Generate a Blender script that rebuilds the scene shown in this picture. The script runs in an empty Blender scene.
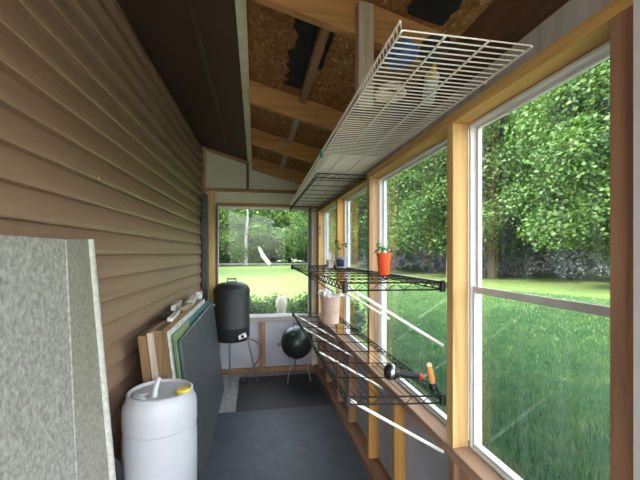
import bpy, bmesh, math, random
import numpy as np
from mathutils import Vector, Matrix
PI = math.pi
sc = bpy.context.scene
COL = sc.collection
random.seed(7)

# ------------------------------------------------------------------ materials
def new_mat(name):
    m = bpy.data.materials.new(name); m.use_nodes = True
    nt = m.node_tree; nt.nodes.clear()
    out = nt.nodes.new('ShaderNodeOutputMaterial')
    return m, nt, out
def N(nt, t, **kw):
    n = nt.nodes.new(t)
    for k, v in kw.items():
        if k in n.inputs: n.inputs[k].default_value = v
        else: setattr(n, k, v)
    return n
def ramp(nt, fac, stops):
    r = nt.nodes.new('ShaderNodeValToRGB')
    e = r.color_ramp.elements
    while len(e) < len(stops): e.new(0.5)
    for el, (p, c) in zip(e, stops):
        el.position = p; el.color = (c[0], c[1], c[2], 1)
    nt.links.new(fac, r.inputs[0]); return r
def mapped(nt, scale):
    tc = nt.nodes.new('ShaderNodeTexCoord'); mp = nt.nodes.new('ShaderNodeMapping')
    mp.inputs['Scale'].default_value = scale
    nt.links.new(tc.outputs['Object'], mp.inputs['Vector']); return mp.outputs[0]
def principled(nt, out, rough=.6, metal=0, spec=.5):
    b = nt.nodes.new('ShaderNodeBsdfPrincipled')
    b.inputs['Roughness'].default_value = rough; b.inputs['Metallic'].default_value = metal
    b.inputs['Specular IOR Level'].default_value = spec
    nt.links.new(b.outputs[0], out.inputs[0]); return b
def plain(name, col, rough=.6, metal=0, var=.12, scale=14, bump=0, spec=.5):
    m, nt, out = new_mat(name); b = principled(nt, out, rough, metal, spec)
    v = mapped(nt, (scale,)*3)
    nz = N(nt, 'ShaderNodeTexNoise', Detail=5.0, Scale=1.0); nt.links.new(v, nz.inputs['Vector'])
    lo = [c*(1-var) for c in col]; hi = [min(1, c*(1+var)) for c in col]
    r = ramp(nt, nz.outputs['Fac'], [(.3, lo), (.7, hi)])
    nt.links.new(r.outputs[0], b.inputs['Base Color'])
    if bump:
        bp = N(nt, 'ShaderNodeBump', Strength=bump, Distance=.004)
        nt.links.new(nz.outputs['Fac'], bp.inputs['Height']); nt.links.new(bp.outputs[0], b.inputs['Normal'])
    return m
def wood(name, col, axis='Z', var=.25, rough=.65, knots=True):
    m, nt, out = new_mat(name); b = principled(nt, out, rough, 0, .3)
    sc_ = [26, 26, 26]; sc_['XYZ'.index(axis)] = 1.6
    v = mapped(nt, sc_)
    nz = N(nt, 'ShaderNodeTexNoise', Detail=6.0, Scale=1.0, Distortion=.6); nt.links.new(v, nz.inputs['Vector'])
    dk = [c*(1-var*1.5) for c in col]; hi = [min(1, c*(1+var)) for c in col]
    r = ramp(nt, nz.outputs['Fac'], [(.28, dk), (.5, col), (.72, hi)])
    s2 = [5, 5, 5]; s2['XYZ'.index(axis)] = 2.4
    v2 = mapped(nt, s2)
    vo = N(nt, 'ShaderNodeTexVoronoi', Scale=1.0); nt.links.new(v2, vo.inputs['Vector'])
    kn = ramp(nt, vo.outputs['Distance'], [(.03, (.32, .2, .12)), (.11, (1, 1, 1))] if knots else [(0, (1, 1, 1)), (1, (1, 1, 1))])
    mx = N(nt, 'ShaderNodeMixRGB', blend_type='MULTIPLY'); mx.inputs[0].default_value = .75
    nt.links.new(r.outputs[0], mx.inputs[1]); nt.links.new(kn.outputs[0], mx.inputs[2])
    nt.links.new(mx.outputs[0], b.inputs['Base Color'])
    bp = N(nt, 'ShaderNodeBump', Strength=.25, Distance=.002)
    nt.links.new(nz.outputs['Fac'], bp.inputs['Height']); nt.links.new(bp.outputs[0], b.inputs['Normal'])
    return m
def siding_mat():
    m, nt, out = new_mat('siding'); b = principled(nt, out, .40, 0, .95)
    v = mapped(nt, (90, 7, 130))
    nz = N(nt, 'ShaderNodeTexNoise', Detail=7.0, Scale=1.0, Distortion=1.2); nt.links.new(v, nz.inputs['Vector'])
    r = ramp(nt, nz.outputs['Fac'], [(.3, (.258, .155, .100)), (.55, (.285, .176, .115)), (.75, (.310, .196, .132))])
    nt.links.new(r.outputs[0], b.inputs['Base Color'])
    bp = N(nt, 'ShaderNodeBump', Strength=.25, Distance=.001)
    nt.links.new(nz.outputs['Fac'], bp.inputs['Height']); nt.links.new(bp.outputs[0], b.inputs['Normal'])
    return m
def osb_mat():
    m, nt, out = new_mat('osb'); b = principled(nt, out, .75, 0, .2)
    v = mapped(nt, (80, 48, 80))
    vo = N(nt, 'ShaderNodeTexVoronoi', Scale=1.0); nt.links.new(v, vo.inputs['Vector'])
    sp = nt.nodes.new('ShaderNodeSeparateColor'); nt.links.new(vo.outputs['Color'], sp.inputs[0])
    r = ramp(nt, sp.outputs[0], [(0, (.19, .085, .028)), (.5, (.27, .13, .045)), (.9, (.33, .17, .062)), (1, (.46, .28, .13))])
    nz = N(nt, 'ShaderNodeTexNoise', Scale=6.0, Detail=3.0)
    mx = N(nt, 'ShaderNodeMixRGB', blend_type='MULTIPLY'); mx.inputs[0].default_value = .5
    r2 = ramp(nt, nz.outputs['Fac'], [(.35, (.6, .55, .5)), (.6, (1, 1, 1))])
    nt.links.new(r.outputs[0], mx.inputs[1]); nt.links.new(r2.outputs[0], mx.inputs[2])
    nt.links.new(mx.outputs[0], b.inputs['Base Color']); return m
def speckle(name, c0, c1, c2, scale, rough=.6, bump=.3, stretch=(1, 1, 1)):
    m, nt, out = new_mat(name); b = principled(nt, out, rough, 0, .4)
    v = mapped(nt, [scale*s for s in stretch])
    nz = N(nt, 'ShaderNodeTexNoise', Scale=1.0, Detail=6.0, Roughness=.7); nt.links.new(v, nz.inputs['Vector'])
    r = ramp(nt, nz.outputs['Fac'], [(.34, c0), (.5, c1), (.66, c2)])
    nt.links.new(r.outputs[0], b.inputs['Base Color'])
    bp = N(nt, 'ShaderNodeBump', Strength=bump, Distance=.004)
    nt.links.new(nz.outputs['Fac'], bp.inputs['Height']); nt.links.new(bp.outputs[0], b.inputs['Normal'])
    return m
def leaf_mat(name, c0, c1, tr=.45):
    m, nt, out = new_mat(name)
    oi = nt.nodes.new('ShaderNodeTexCoord')
    nz = N(nt, 'ShaderNodeTexNoise', Scale=1.1, Detail=4.0); nt.links.new(oi.outputs['Object'], nz.inputs['Vector'])
    r = ramp(nt, nz.outputs['Fac'], [(.35, c0), (.65, c1)])
    d = nt.nodes.new('ShaderNodeBsdfDiffuse'); t = nt.nodes.new('ShaderNodeBsdfTranslucent')
    nt.links.new(r.outputs[0], d.inputs[0])
    hs = N(nt, 'ShaderNodeHueSaturation', Saturation=1.1, Value=1.2); nt.links.new(r.outputs[0], hs.inputs['Color'])
    nt.links.new(hs.outputs[0], t.inputs[0])
    mx = nt.nodes.new('ShaderNodeMixShader'); mx.inputs[0].default_value = tr
    nt.links.new(d.outputs[0], mx.inputs[1]); nt.links.new(t.outputs[0], mx.inputs[2])
    g = N(nt, 'ShaderNodeBsdfGlossy', Roughness=.55); g.inputs[0].default_value = (1, 1, 1, 1)
    m2 = nt.nodes.new('ShaderNodeMixShader'); m2.inputs[0].default_value = .025
    nt.links.new(mx.outputs[0], m2.inputs[1]); nt.links.new(g.outputs[0], m2.inputs[2])
    nt.links.new(m2.outputs[0], out.inputs[0]); return m
def glass_mat():
    m, nt, out = new_mat('window_glass')
    t = nt.nodes.new('ShaderNodeBsdfTransparent'); t.inputs[0].default_value = (.95, .975, .96, 1)
    g = N(nt, 'ShaderNodeBsdfGlossy', Roughness=.015); g.inputs[0].default_value = (1, 1, 1, 1)
    lw = N(nt, 'ShaderNodeLayerWeight', Blend=.5)
    pw = N(nt, 'ShaderNodeMath', operation='POWER'); pw.inputs[1].default_value = 4.0
    nt.links.new(lw.outputs['Facing'], pw.inputs[0])
    ma = N(nt, 'ShaderNodeMath', operation='MULTIPLY_ADD'); ma.inputs[1].default_value = .72; ma.inputs[2].default_value = .012
    nt.links.new(pw.outputs[0], ma.inputs[0])
    mx = nt.nodes.new('ShaderNodeMixShader')
    nt.links.new(ma.outputs[0], mx.inputs[0]); nt.links.new(t.outputs[0], mx.inputs[1]); nt.links.new(g.outputs[0], mx.inputs[2])
    # thin film of dust and dried drips
    v = mapped(nt, (30, 30, 2.5))
    nz = N(nt, 'ShaderNodeTexNoise', Scale=1.0, Detail=5.0); nt.links.new(v, nz.inputs['Vector'])
    r = ramp(nt, nz.outputs['Fac'], [(.45, (.005,)*3), (.75, (.034,)*3)])
    d = nt.nodes.new('ShaderNodeBsdfDiffuse'); d.inputs[0].default_value = (.75, .78, .8, 1)
    tl = nt.nodes.new('ShaderNodeBsdfTranslucent'); tl.inputs[0].default_value = (.75, .78, .8, 1)
    dm = nt.nodes.new('ShaderNodeMixShader'); nt.links.new(d.outputs[0], dm.inputs[1]); nt.links.new(tl.outputs[0], dm.inputs[2])
    m2 = nt.nodes.new('ShaderNodeMixShader')
    nt.links.new(r.outputs[0], m2.inputs[0]); nt.links.new(mx.outputs[0], m2.inputs[1]); nt.links.new(dm.outputs[0], m2.inputs[2])
    nt.links.new(m2.outputs[0], out.inputs[0]); return m

M = dict(
    siding=siding_mat(), osb=osb_mat(), glass=glass_mat(),
    soffit=plain('soffit_brown', (.062, .031, .022), .6, var=.15, scale=4),
    cream=plain('cream_trim', (.62, .56, .40), .6),
    rafter_x=wood('rafter_wood', (.37, .185, .065), 'X'), stud_y=wood('yellow_stud_wood', (.60, .375, .15), 'Z'),
    plate_y=wood('yellow_plate_wood', (.56, .34, .11), 'Y'), brown_z=wood('brown_stud_wood', (.34, .19, .11), 'Z'),
    brown_y=wood('brown_board_wood', (.25, .13, .07), 'Y'), brown_x=wood('brown_beam_wood', (.33, .18, .085), 'X'),
    sill_y=wood('sill_wood', (.40, .24, .15), 'Y'), sill_x=wood('grey_sill_wood', (.36, .31, .28), 'X', .12),
    dark_y=wood('dark_beam_wood', (.12, .062, .035), 'Y'), greypost=wood('grey_post_wood', (.36, .29, .22), 'Z'),
    greyboard=wood('grey_sheathing', (.52, .51, .50), 'Z', .15, knots=False),
    orangewood=wood('orange_stud_wood', (.52, .27, .08), 'Z'),
    panel=plain('cream_panel', (.58, .56, .42), .7, var=.06, scale=3), skirt=plain('grey_skirt', (.42, .42, .46), .7, var=.12, scale=5),
    creamstud=plain('cream_stud', (.72, .62, .44), .65, var=.1), alu=plain('white_aluminium', (.66, .65, .64), .4, var=.05),
    charcoal=plain('charcoal', (.045, .05, .055), .55), darkframe=plain('dark_frame', (.075, .06, .05), .6),
    concrete=speckle('concrete', (.20, .19, .19), (.28, .27, .26), (.36, .34, .33), 20),
    bounce=speckle('bounce_concrete', (.34, .33, .30), (.40, .385, .35), (.46, .44, .40), 12),
    matblue=speckle('blue_grey_mat', (.034, .041, .053), (.045, .054, .068), (.058, .067, .082), 9, .55, .25),
    matblack=speckle('black_mat', (.012, .012, .013), (.018, .018, .02), (.025, .026, .028), 30, .6, .2),
    fibre=speckle('fibreglass', (.19, .18, .16), (.31, .295, .265), (.44, .425, .385), 75, .6, .3, (1, 1, .8)),
    fibre_tan=speckle('fibreglass_tan', (.20, .18, .145), (.30, .275, .225), (.41, .38, .32), 75, .6, .3, (1, 1, .8)),
    fibre_rim=speckle('fibreglass_rim', (.36, .355, .31), (.47, .465, .41), (.57, .565, .51), 60, .45, .2),
    plastic=plain('white_plastic', (.46, .46, .485), .38, var=.03, scale=5), yellow=plain('yellow_plastic', (.80, .56, .06), .4),
    wire=plain('white_wire', (.86, .83, .75), .4, var=.03), blackwire=plain('black_wire', (.010, .011, .010), .6, spec=.2),
    brace=plain('brace_white', (.82, .79, .72), .4, var=.04),
    tabletop=speckle('charcoal_board', (.055, .062, .068), (.068, .076, .083), (.082, .091, .099), 10, .45, .08),
    teal=plain('teal_sheet', (.06, .15, .17), .35), white=plain('white_sheet', (.75, .72, .68), .55),
    pink=wood('pale_pine', (.50, .37, .29), 'Z', .12), ply=wood('brown_plywood', (.22, .13, .062), 'Z'),
    green_clear=plain('green_corrugated', (.20, .30, .15), .35), plywhite=plain('chipped_white', (.55, .52, .48), .7, var=.35, scale=30),
    black=plain('black_plastic', (.012, .012, .013), .45), enamel=plain('black_enamel', (.016, .018, .018), .55, var=.2),
    green_enamel=plain('dark_green_enamel', (.010, .026, .020), .35), steel=plain('steel', (.55, .55, .55), .3, metal=1),
    hose=plain('rusty_hose', (.16, .07, .05), .5), orange=plain('orange_plastic', (.90, .10, .02), .38, var=.05),
    peach=plain('orange_handle', (.90, .36, .10), .45), tip=plain('cream_tip', (.92, .75, .52), .5),
    bucket=plain('beige_plastic', (.66, .45, .36), .5, var=.06), navy=plain('navy_label', (.03, .04, .11), .5),
    soil=plain('soil', (.05, .03, .02), .95), red=plain('red_plastic', (.62, .04, .03), .4), blue=plain('blue_tarp', (.02, .07, .20), .5, var=.3),
    tar=speckle('tar_paper', (.004, .005, .006), (.008, .009, .010), (.014, .015, .017), 20, .8, .4),
    tag=plain('green_tag', (.03, .38, .20), .5), rope=plain('cream_rope', (.72, .60, .48), .8),
    leafy=leaf_mat('maple_leaves', (.024, .070, .012), (.078, .15, .026)), leaf_b=leaf_mat('light_leaves', (.07, .17, .025), (.18, .29, .05)),
    leaf_d=leaf_mat('dark_leaves', (.015, .05, .022), (.035, .09, .038), .25), leaf_g=leaf_mat('haze_tint_leaves', (.13, .17, .175), (.22, .26, .27), .3),  # last leaf set carries the bluish haze in its colour
    bark=wood('bark', (.10, .078, .06), 'Z', .4, .9), palebark=plain('pale_bark', (.36, .34, .30), .8, var=.2),
    lawn=speckle('lawn_soil', (.062, .115, .026), (.092, .150, .032), (.13, .185, .040), 3.2, .9, .6),
    stone=plain('pale_stone', (.34, .31, .25), .8), roof=plain('roof_shingle', (.07, .06, .055), .9),
    sprout=leaf_mat('sprout_leaves', (.10, .25, .06), (.22, .40, .10)),
)
def grass_mat():
    m, nt, out = new_mat('grass_blades')
    tc = nt.nodes.new('ShaderNodeTexCoord')
    nz = N(nt, 'ShaderNodeTexNoise', Scale=2.4, Detail=7.0, Roughness=.85); nt.links.new(tc.outputs['Object'], nz.inputs['Vector'])
    r = ramp(nt, nz.outputs['Fac'], [(.32, (.036, .098, .045)), (.5, (.062, .138, .055)), (.68, (.125, .185, .072))])
    d = nt.nodes.new('ShaderNodeBsdfDiffuse'); t = nt.nodes.new('ShaderNodeBsdfTranslucent')
    for q in (d, t): nt.links.new(r.outputs[0], q.inputs[0])
    mx = nt.nodes.new('ShaderNodeMixShader'); mx.inputs[0].default_value = .4
    nt.links.new(d.outputs[0], mx.inputs[1]); nt.links.new(t.outputs[0], mx.inputs[2])
    nt.links.new(mx.outputs[0], out.inputs[0]); return m
M['grass'] = grass_mat()

# ------------------------------------------------------------------ mesh builder
class MB:
    def __init__(s): s.v = []; s.f = []; s.sm = []
    def add(s, vs, fs, smooth=False):
        o = len(s.v); s.v += [tuple(v) for v in vs]
        s.f += [tuple(i+o for i in f) for f in fs]; s.sm += [smooth]*len(fs); return s
    def box(s, x0, x1, y0, y1, z0, z1):
        v = [(x0,y0,z0),(x1,y0,z0),(x1,y1,z0),(x0,y1,z0),(x0,y0,z1),(x1,y0,z1),(x1,y1,z1),(x0,y1,z1)]
        return s.add(v, [(0,3,2,1),(4,5,6,7),(0,1,5,4),(1,2,6,5),(2,3,7,6),(3,0,4,7)])
    def hexa(s, v): return s.add(v, [(0,3,2,1),(4,5,6,7),(0,1,5,4),(1,2,6,5),(2,3,7,6),(3,0,4,7)])
    def prism(s, poly, axis, a, b):
        """poly: 2D points; extruded along axis from a to b"""
        def mk(p, t):
            return {'Y': (p[0], t, p[1]), 'X': (t, p[0], p[1]), 'Z': (p[0], p[1], t)}[axis]
        n = len(poly); vs = [mk(p, a) for p in poly]+[mk(p, b) for p in poly]
        fs = [tuple(range(n))[::-1], tuple(range(n, 2*n))]+[(i, (i+1) % n, (i+1) % n+n, i+n) for i in range(n)]
        return s.add(vs, fs)
    def tube(s, pts, r, n=6, cap=True, closed=False):
        P = [Vector(p) for p in pts]; k = len(P)
        rs = r if isinstance(r, (list, tuple)) else [r]*k
        vs = []; fs = []; up = None
        for i, p in enumerate(P):
            if closed: t = (P[(i+1) % k]-P[i-1]).normalized()
            else: t = (P[min(i+1, k-1)]-P[max(i-1, 0)]).normalized()
            if up is None:
                up = Vector((0,0,1)) if abs(t.z) < .9 else Vector((1,0,0))
            a = t.cross(up)
            if a.length < 1e-4: a = t.cross(Vector((0,1,0)))
            a.normalize(); b = a.cross(t).normalized(); up = b
            for j in range(n):
                q = 2*PI*j/n; vs.append(p+(a*math.cos(q)+b*math.sin(q))*rs[i])
        m = k if closed else k-1
        for i in range(m):
            for j in range(n):
                i2 = (i+1) % k
                fs.append((i*n+j, i2*n+j, i2*n+(j+1) % n, i*n+(j+1) % n))
        if cap and not closed:
            fs.append(tuple(range(n))); fs.append(tuple(range((k-1)*n, k*n))[::-1])
        return s.add(vs, fs, True)
    def lathe(s, prof, c=(0,0,0), n=40, ax=None):
        """prof: list of (r, z); ax: optional direction of the axis"""
        A = Vector(ax).normalized() if ax else Vector((0,0,1))
        q = Vector((0,0,1)).rotation_difference(A)
        vs = []; fs = []; C = Vector(c)
        for (r, z) in prof:
            for j in range(n):
                t = 2*PI*j/n
                vs.append(C + q @ Vector((r*math.cos(t), r*math.sin(t), z)))
        for i in range(len(prof)-1):
            for j in range(n):
                fs.append((i*n+j, i*n+(j+1) % n, (i+1)*n+(j+1) % n, (i+1)*n+j))
        if prof[0][0] > 1e-5: fs.append(tuple(range(n))[::-1])
        if prof[-1][0] > 1e-5: fs.append(tuple(range((len(prof)-1)*n, len(prof)*n)))
        return s.add(vs, fs, True)
    def build(s, name, mat, parent=None, loc=None, bevel=0, kind=None, label=None, fix=True):
        if parent is not None:
            off = wloc(parent)
        elif loc is not None: off = Vector(loc)
        else:
            a = np.array(s.v); lo = a.min(0); hi = a.max(0)
            off = Vector(((lo[0]+hi[0])/2, (lo[1]+hi[1])/2, lo[2]))
        me = bpy.data.meshes.new(name)
        me.from_pydata([(x-off.x, y-off.y, z-off.z) for x, y, z in s.v], [], s.f)
        me.polygons.foreach_set('use_smooth', s.sm)
        if fix:
            bm = bmesh.new(); bm.from_mesh(me); bmesh.ops.recalc_face_normals(bm, faces=bm.faces[:])
            bm.to_mesh(me); bm.free()
        me.update()
        if any(s.sm):
            try: me.set_sharp_from_angle(angle=math.radians(38))
            except Exception: pass
        me.materials.append(M[mat])
        o = bpy.data.objects.new(name, me); COL.objects.link(o)
        if parent is not None: o.parent = parent
        else: o.location = off
        if bevel:
            b = o.modifiers.new('bevel', 'BEVEL'); b.width = bevel; b.segments = 2; b.limit_method = 'ANGLE'
        if kind: o['kind'] = kind
        if label: o['label'] = label
        return o
def wloc(o):
    v = Vector((0,0,0))
    while o is not None: v += o.location; o = o.parent
    return v
def tag(o, label, cat, group=None, kind=None):
    if label: o['label'] = label
    if cat: o['category'] = cat
    if group: o['group'] = group
    if kind: o['kind'] = kind
    return o
def thing(name, label, cat, loc, group=None, kind=None):
    o = bpy.data.objects.new(name, None); COL.objects.link(o); o.location = loc; o.empty_display_size = .1
    return tag(o, label, cat, group, kind)
def rounded(prof_pts): return prof_pts

XR = .735          # inner face of the window wall's framing
XG = .80           # window plane
XL = -.60          # house wall
YB = 4.25          # inner face of the far wall
Y0 = -.30         # open near end of the porch, the photographer stands in the opening
YW = -2.45

# ------------------------------------------------------------------ ground, house
MB().add([(-30,-30,-.2),(60,-30,-.2),(60,110,-.2),(-30,110,-.2)], [(0,1,2,3)]).build('ground', 'lawn', kind='structure', label='mown lawn spreading around the porch')
MB().box(-.72, 6.0, -9.0, -.305, -.2, -.02).build('floor_bounce', 'bounce', kind='structure', label='pale patio slab added unseen to throw light into the porch')  # unseen pale slab, added to reflect sunlight up into the porch
fl = MB().box(-.72, .86, Y0, 4.36, -.2, 0).build('floor', 'concrete', kind='structure', label='grey concrete porch floor under the mats')

mb = MB(); poly = []
zs = [1.392+.105*k for k in range(-13, 12)]
pts = [(-.72, zs[0])]
for z in zs:
    pts += [(-.613, z), (-.584, z+.002), (-.5815, z+.007), (-.5815, z+.020), (-.585, z+.040), (-.596, z+.070), (-.607, z+.092), (-.613, z+.1035)]
pts += [(-.600, 2.655), (-.72, 2.655)]
mb.prism(pts, 'Y', YW, 4.262)
SW = .028
mb.v = [(x+SW*(y-4.30), y, z) for x, y, z in mb.v]
wl = mb.build('wall_left', 'siding', kind='structure', label='house wall of reddish brown lap siding')
nl = MB().lathe([(0,.004),(.004,.003),(.005,0)], (-.5835+SW*(1.66-4.30), 1.66, 1.72), 10, (1,0,0)).build('nail_head', 'white', wl, label='bright nail head in the siding')
MB().box(-.5815, -.56, 4.19, 4.25, 0, 2.60).build('corner_trim', 'brown_z', wl)
# main house body and its roof, unseen and sized to shade the near lawn
MB().prism([(-.93,-.2),(-.93,2.6),(-.7,2.74),(-.06,2.56),(-.06,2.60),(-5.5,8.2),(-11,2.6),(-11,-.2)], 'Y', -2.5, 5.6).build('wall_house', 'roof', kind='structure', label='body and shingled roof of the house')

# ------------------------------------------------------------------ ceiling: soffit, trim, roof deck, rafters
sf = MB().hexa([(-.80,YW,2.690),(-.083,YW,2.475),(-.083,4.28,2.475),(-.80,4.28,2.690),(-.80,YW,2.705),(-.083,YW,2.49),(-.083,4.28,2.49),(-.80,4.28,2.705)]).build('ceiling_soffit', 'soffit', kind='structure', label='dark brown soffit beside the house wall')
m_ = MB()
for x in (-.29,):
    z = 2.630-(x+.6)*.30
    m_.box(x-.012, x+.012, Y0, 4.27, z-.007, z+.002)
m_.build('seam_bead', 'soffit', sf)
MB().box(-.083, -.037, Y0, 4.28, 2.462, 2.62).build('trim_1', 'cream', kind='structure', label='pale cream fascia strip along the soffit edge')
dz = lambda x: 2.50-.265*x
rz = lambda x: 2.355-.265*x
ck = MB().hexa([(-.037,Y0,dz(-.037)),(1.15,Y0,dz(1.15)),(1.15,4.5,dz(1.15)),(-.037,4.5,dz(-.037)),
    (-.037,Y0,dz(-.037)+.014),(1.15,Y0,dz(1.15)+.014),(1.15,4.5,dz(1.15)+.014),(-.037,4.5,dz(-.037)+.014)]).build('ceiling', 'osb', kind='structure', label='flake board roof deck over the porch')
for y in (-.29, .36, 1.335, 2.31, 3.19, 4.15):
    x1 = .735
    MB().hexa([(-.037,y,rz(-.037)),(x1,y,rz(x1)),(x1,y+.04,rz(x1)),(-.037,y+.04,rz(-.037)),
        (-.037,y,dz(-.037)-.001),(x1,y,dz(x1)-.001),(x1,y+.04,dz(x1)-.001),(-.037,y+.04,dz(-.037)-.001)]).build('rafter', 'rafter_x', ck, bevel=.002)
for a, b, m_ in ((1.376, 2.309, 'brown_y'), (2.351, 3.189, 'greypost'), (3.231, 4.149, 'greypost')):
    MB().hexa([(.285,a,dz(.285)-.04),(.325,a,dz(.325)-.04),(.325,b,dz(.325)-.04),(.285,b,dz(.285)-.04),
        (.285,a,dz(.285)-.001),(.325,a,dz(.325)-.001),(.325,b,dz(.325)-.001),(.285,b,dz(.285)-.001)]).build('blocking_strip', m_, ck)
def tar(x0, x1, y0, y1, seed, rag):
    rnd = random.Random(seed); n = 26; vs = []; fs = []
    for i in range(n+1):
        y = y0+(y1-y0)*i/n
        a = x0+rnd.uniform(-rag, rag); b = x1+rnd.uniform(-rag, rag)*.3
        for x, dd in ((a, rnd.uniform(.004, .018)), ((a+b)/2, rnd.uniform(.002, .012)), (b, .002)):
            vs.append((x, y, dz(x)-.001-dd))
    for i in range(n):
        for j in range(2): fs.append((i*3+j, i*3+j+1, i*3+j+4, i*3+j+3))
    o = MB().add(vs, fs).build('tar_paper', 'tar', ck, label='torn black roofing paper')
    s_ = o.modifiers.new('thick', 'SOLIDIFY'); s_.thickness = .0015
tar(.185, .284, 1.38, 2.20, 1, .022)
tar(.327, .36, 1.376, 1.9, 2, .012)
tar(.56, .733, .41, 1.30, 3, .03)
# beam, sheathing under the eave
bm_ = MB().box(.735, .818, Y0, 4.3, 2.068, 2.19).build('ceiling_beam', 'dark_y', kind='structure', label='dark doubled beam carrying the low rafter ends')

# ------------------------------------------------------------------ right wall
wr = MB().box(.80, .815, Y0, 4.3, 0, .62).build('wall_right', 'skirt', kind='structure', label='window wall framed in yellow studs over grey skirting')
MB().box(.82, .832, Y0, 4.3, 1.90, 2.067).build('sheathing', 'greyboard', wr)
MB().box(XR, .845, Y0, 4.25, 1.892, 1.928).build('top_plate', 'plate_y', wr, bevel=.002)
MB().box(XR-.005, .80, Y0, 4.25, .622, .660).build('sill_plate', 'sill_y', wr, bevel=.002)
MB().box(.736, .835, 4.276, 4.34, 0, 2.19).build('corner_post', 'brown_z', wr)
MB().box(.801, .835, 4.146, 4.275, .621, 1.891).build('corner_board', 'brown_z', wr)
MB().box(.70, .80, Y0, 4.25, 0, .05).build('bottom_plate', 'brown_y', wr, bevel=.003)
SY = [(.572, .626, 'brown_z'), (1.229, 1.272, 'stud_y'), (2.225, 2.266, 'pinky'), (3.136, 3.178, 'orangewood'), (4.10, 4.145, 'stud_y')]
M['pinky'] = wood('worn_stud_wood', (.46, .28, .15), 'Z', .35)
for a, b, mt in SY:
    MB().box(XR, XG, a, b, .661, 1.891).build('stud', mt, wr, bevel=.002)
for y in (.30, .96, 1.238, 1.82, 2.25, 2.75, 3.16, 3.65, 4.1):
    mt = 'orangewood' if y in (1.82, 2.25) else 'brown_z'
    MB().box(XR, .80, y-.02, y+.02, .051, .621).build('cripple_stud', mt, wr, bevel=.002)
# windows in the bays
def window_right(n, a, b, label):
    w = thing('window_%d' % n, label, None, (XG, (a+b)/2, .66), kind='structure')
    f = MB(); x0, x1 = .801, .850; z0, z1 = .660, 1.89
    t = .011
    f.box(x0, x1, a, a+t, z0, z1).box(x0, x1, b-t, b, z0, z1).box(x0, x1, a+t, b-t, z0, z0+t).box(x0, x1, a+t, b-t, z1-t, z1)
    f.build('frame', 'alu', w, bevel=.002)
    u = MB(); s = .010
    for (q0, q1, xx) in ((z0+t, 1.274, .810), (1.247, z1-t, .826)):
        u2 = MB()
        ya, yb = a+t, b-t
        u2.box(xx, xx+.014, ya, ya+s, q0, q1).box(xx, xx+.014, yb-s, yb, q0, q1).box(xx, xx+.014, ya+s, yb-s, q0, q0+s*(1 if xx < .82 else 2.0)).box(xx, xx+.014, ya+s, yb-s, q1-s*(2.0 if xx < .82 else 1), q1)
        sa = u2.build('sash', 'alu', w)
        MB().box(xx+.005, xx+.009, ya+s, yb-s, q0+s*(1 if xx < .82 else 2.0), q1-s*(2.0 if xx < .82 else 1)).build('pane', 'glass', sa)
    return w
window_right(1, .627, 1.228, 'nearest double hung window in the long window wall')
window_right(2, 1.273, 2.224, 'second window from the near end, behind the orange pot')
window_right(3, 2.267, 3.135, 'third window of the long wall, behind the seedling cup')
window_right(4, 3.179, 4.099, 'last window of the long wall, next to the far corner')
window_right(5, -.24, .571, 'window bay beside the nearest brown stud')
for k, (a, b) in enumerate(((-.29, -.242),)):
    MB().box(XR, XG, a, b, .661, 1.891).build('stud', 'stud_y', wr)
# white jamb liner seen at the very edge beside the nearest stud
MB().box(.722, .7345, .535, .568, .661, 1.891).build('trim_2', 'alu', kind='structure', label='white jamb strip beside the nearest brown stud')

# ------------------------------------------------------------------ far wall
wb = MB().prism([(-.68, 2.15), (.80, 2.15), (.80, 2.14), (-.68, 2.14)], 'Y', 4.27, 4.30).build('wall_back', 'panel', kind='structure', label='far gable wall with cream panels above a window')
sfz = lambda x: 2.630-(x+.6)*.30
MB().prism([(-.68, 2.152), (-.085, 2.152), (-.085, sfz(-.085)-.002), (-.68, sfz(-.68)-.002)], 'Y', 4.275, 4.285).build('gable_panel', 'panel', wb)
MB().prism([(-.07, 2.152), (.80, 2.152), (.80, dz(.80)-.002), (-.07, dz(-.07)-.002)], 'Y', 4.275, 4.285).build('gable_panel', 'panel', wb)
MB().box(-.10, -.072, 4.235, 4.274, 2.152, 2.458).build('divider', 'darkframe', wb)
MB().hexa([(-.584,4.235,sfz(-.584)-.035),(-.10,4.235,sfz(-.10)-.035),(-.10,4.274,sfz(-.10)-.035),(-.584,4.274,sfz(-.584)-.035),
    (-.584,4.235,sfz(-.584)-.003),(-.10,4.235,sfz(-.10)-.003),(-.10,4.274,sfz(-.10)-.003),(-.584,4.274,sfz(-.584)-.003)]).build('gable_trim', 'brown_x', wb)
MB().box(-.584, -.552, 4.235, 4.274, 2.152, 2.575).build('gable_stud', 'stud_y', wb)
MB().box(-.584, .735, 4.23, 4.274, 2.115, 2.150).build('cross_beam', 'brown_x', wb, bevel=.002)
MB().box(-.584, .735, 4.262, 4.274, 1.985, 2.114).build('header_panel', 'panel', wb)
MB().box(-.445, .735, 4.235, 4.274, 1.945, 1.984).build('header', 'brown_x', wb, bevel=.002)
MB().box(-.520, -.450, 4.23, 4.274, 0.05, 2.114).build('stud', 'stud_y', wb, bevel=.002)
MB().box(.672, .734, 4.23, 4.274, 0.05, 1.944).build('stud', 'creamstud', wb, bevel=.002)
MB().box(-.449, .671, 4.225, 4.274, .590, .640).build('sill_plate', 'sill_x', wb, bevel=.002)
MB().box(.055, .12, 4.232, 4.262, .051, .589).build('stud', 'brown_z', wb, bevel=.002)
MB().box(-.68, .80, 4.263, 4.28, 0, .589).build('skirt_panel', 'skirt', wb)
MB().box(-.584, .70, 4.215, 4.262, 0, .05).build('bottom_plate', 'brown_x', wb, bevel=.002)
MB().box(-.68, -.521, 4.275, 4.285, .59, 2.139).build('side_panel', 'panel', wb)
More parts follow.
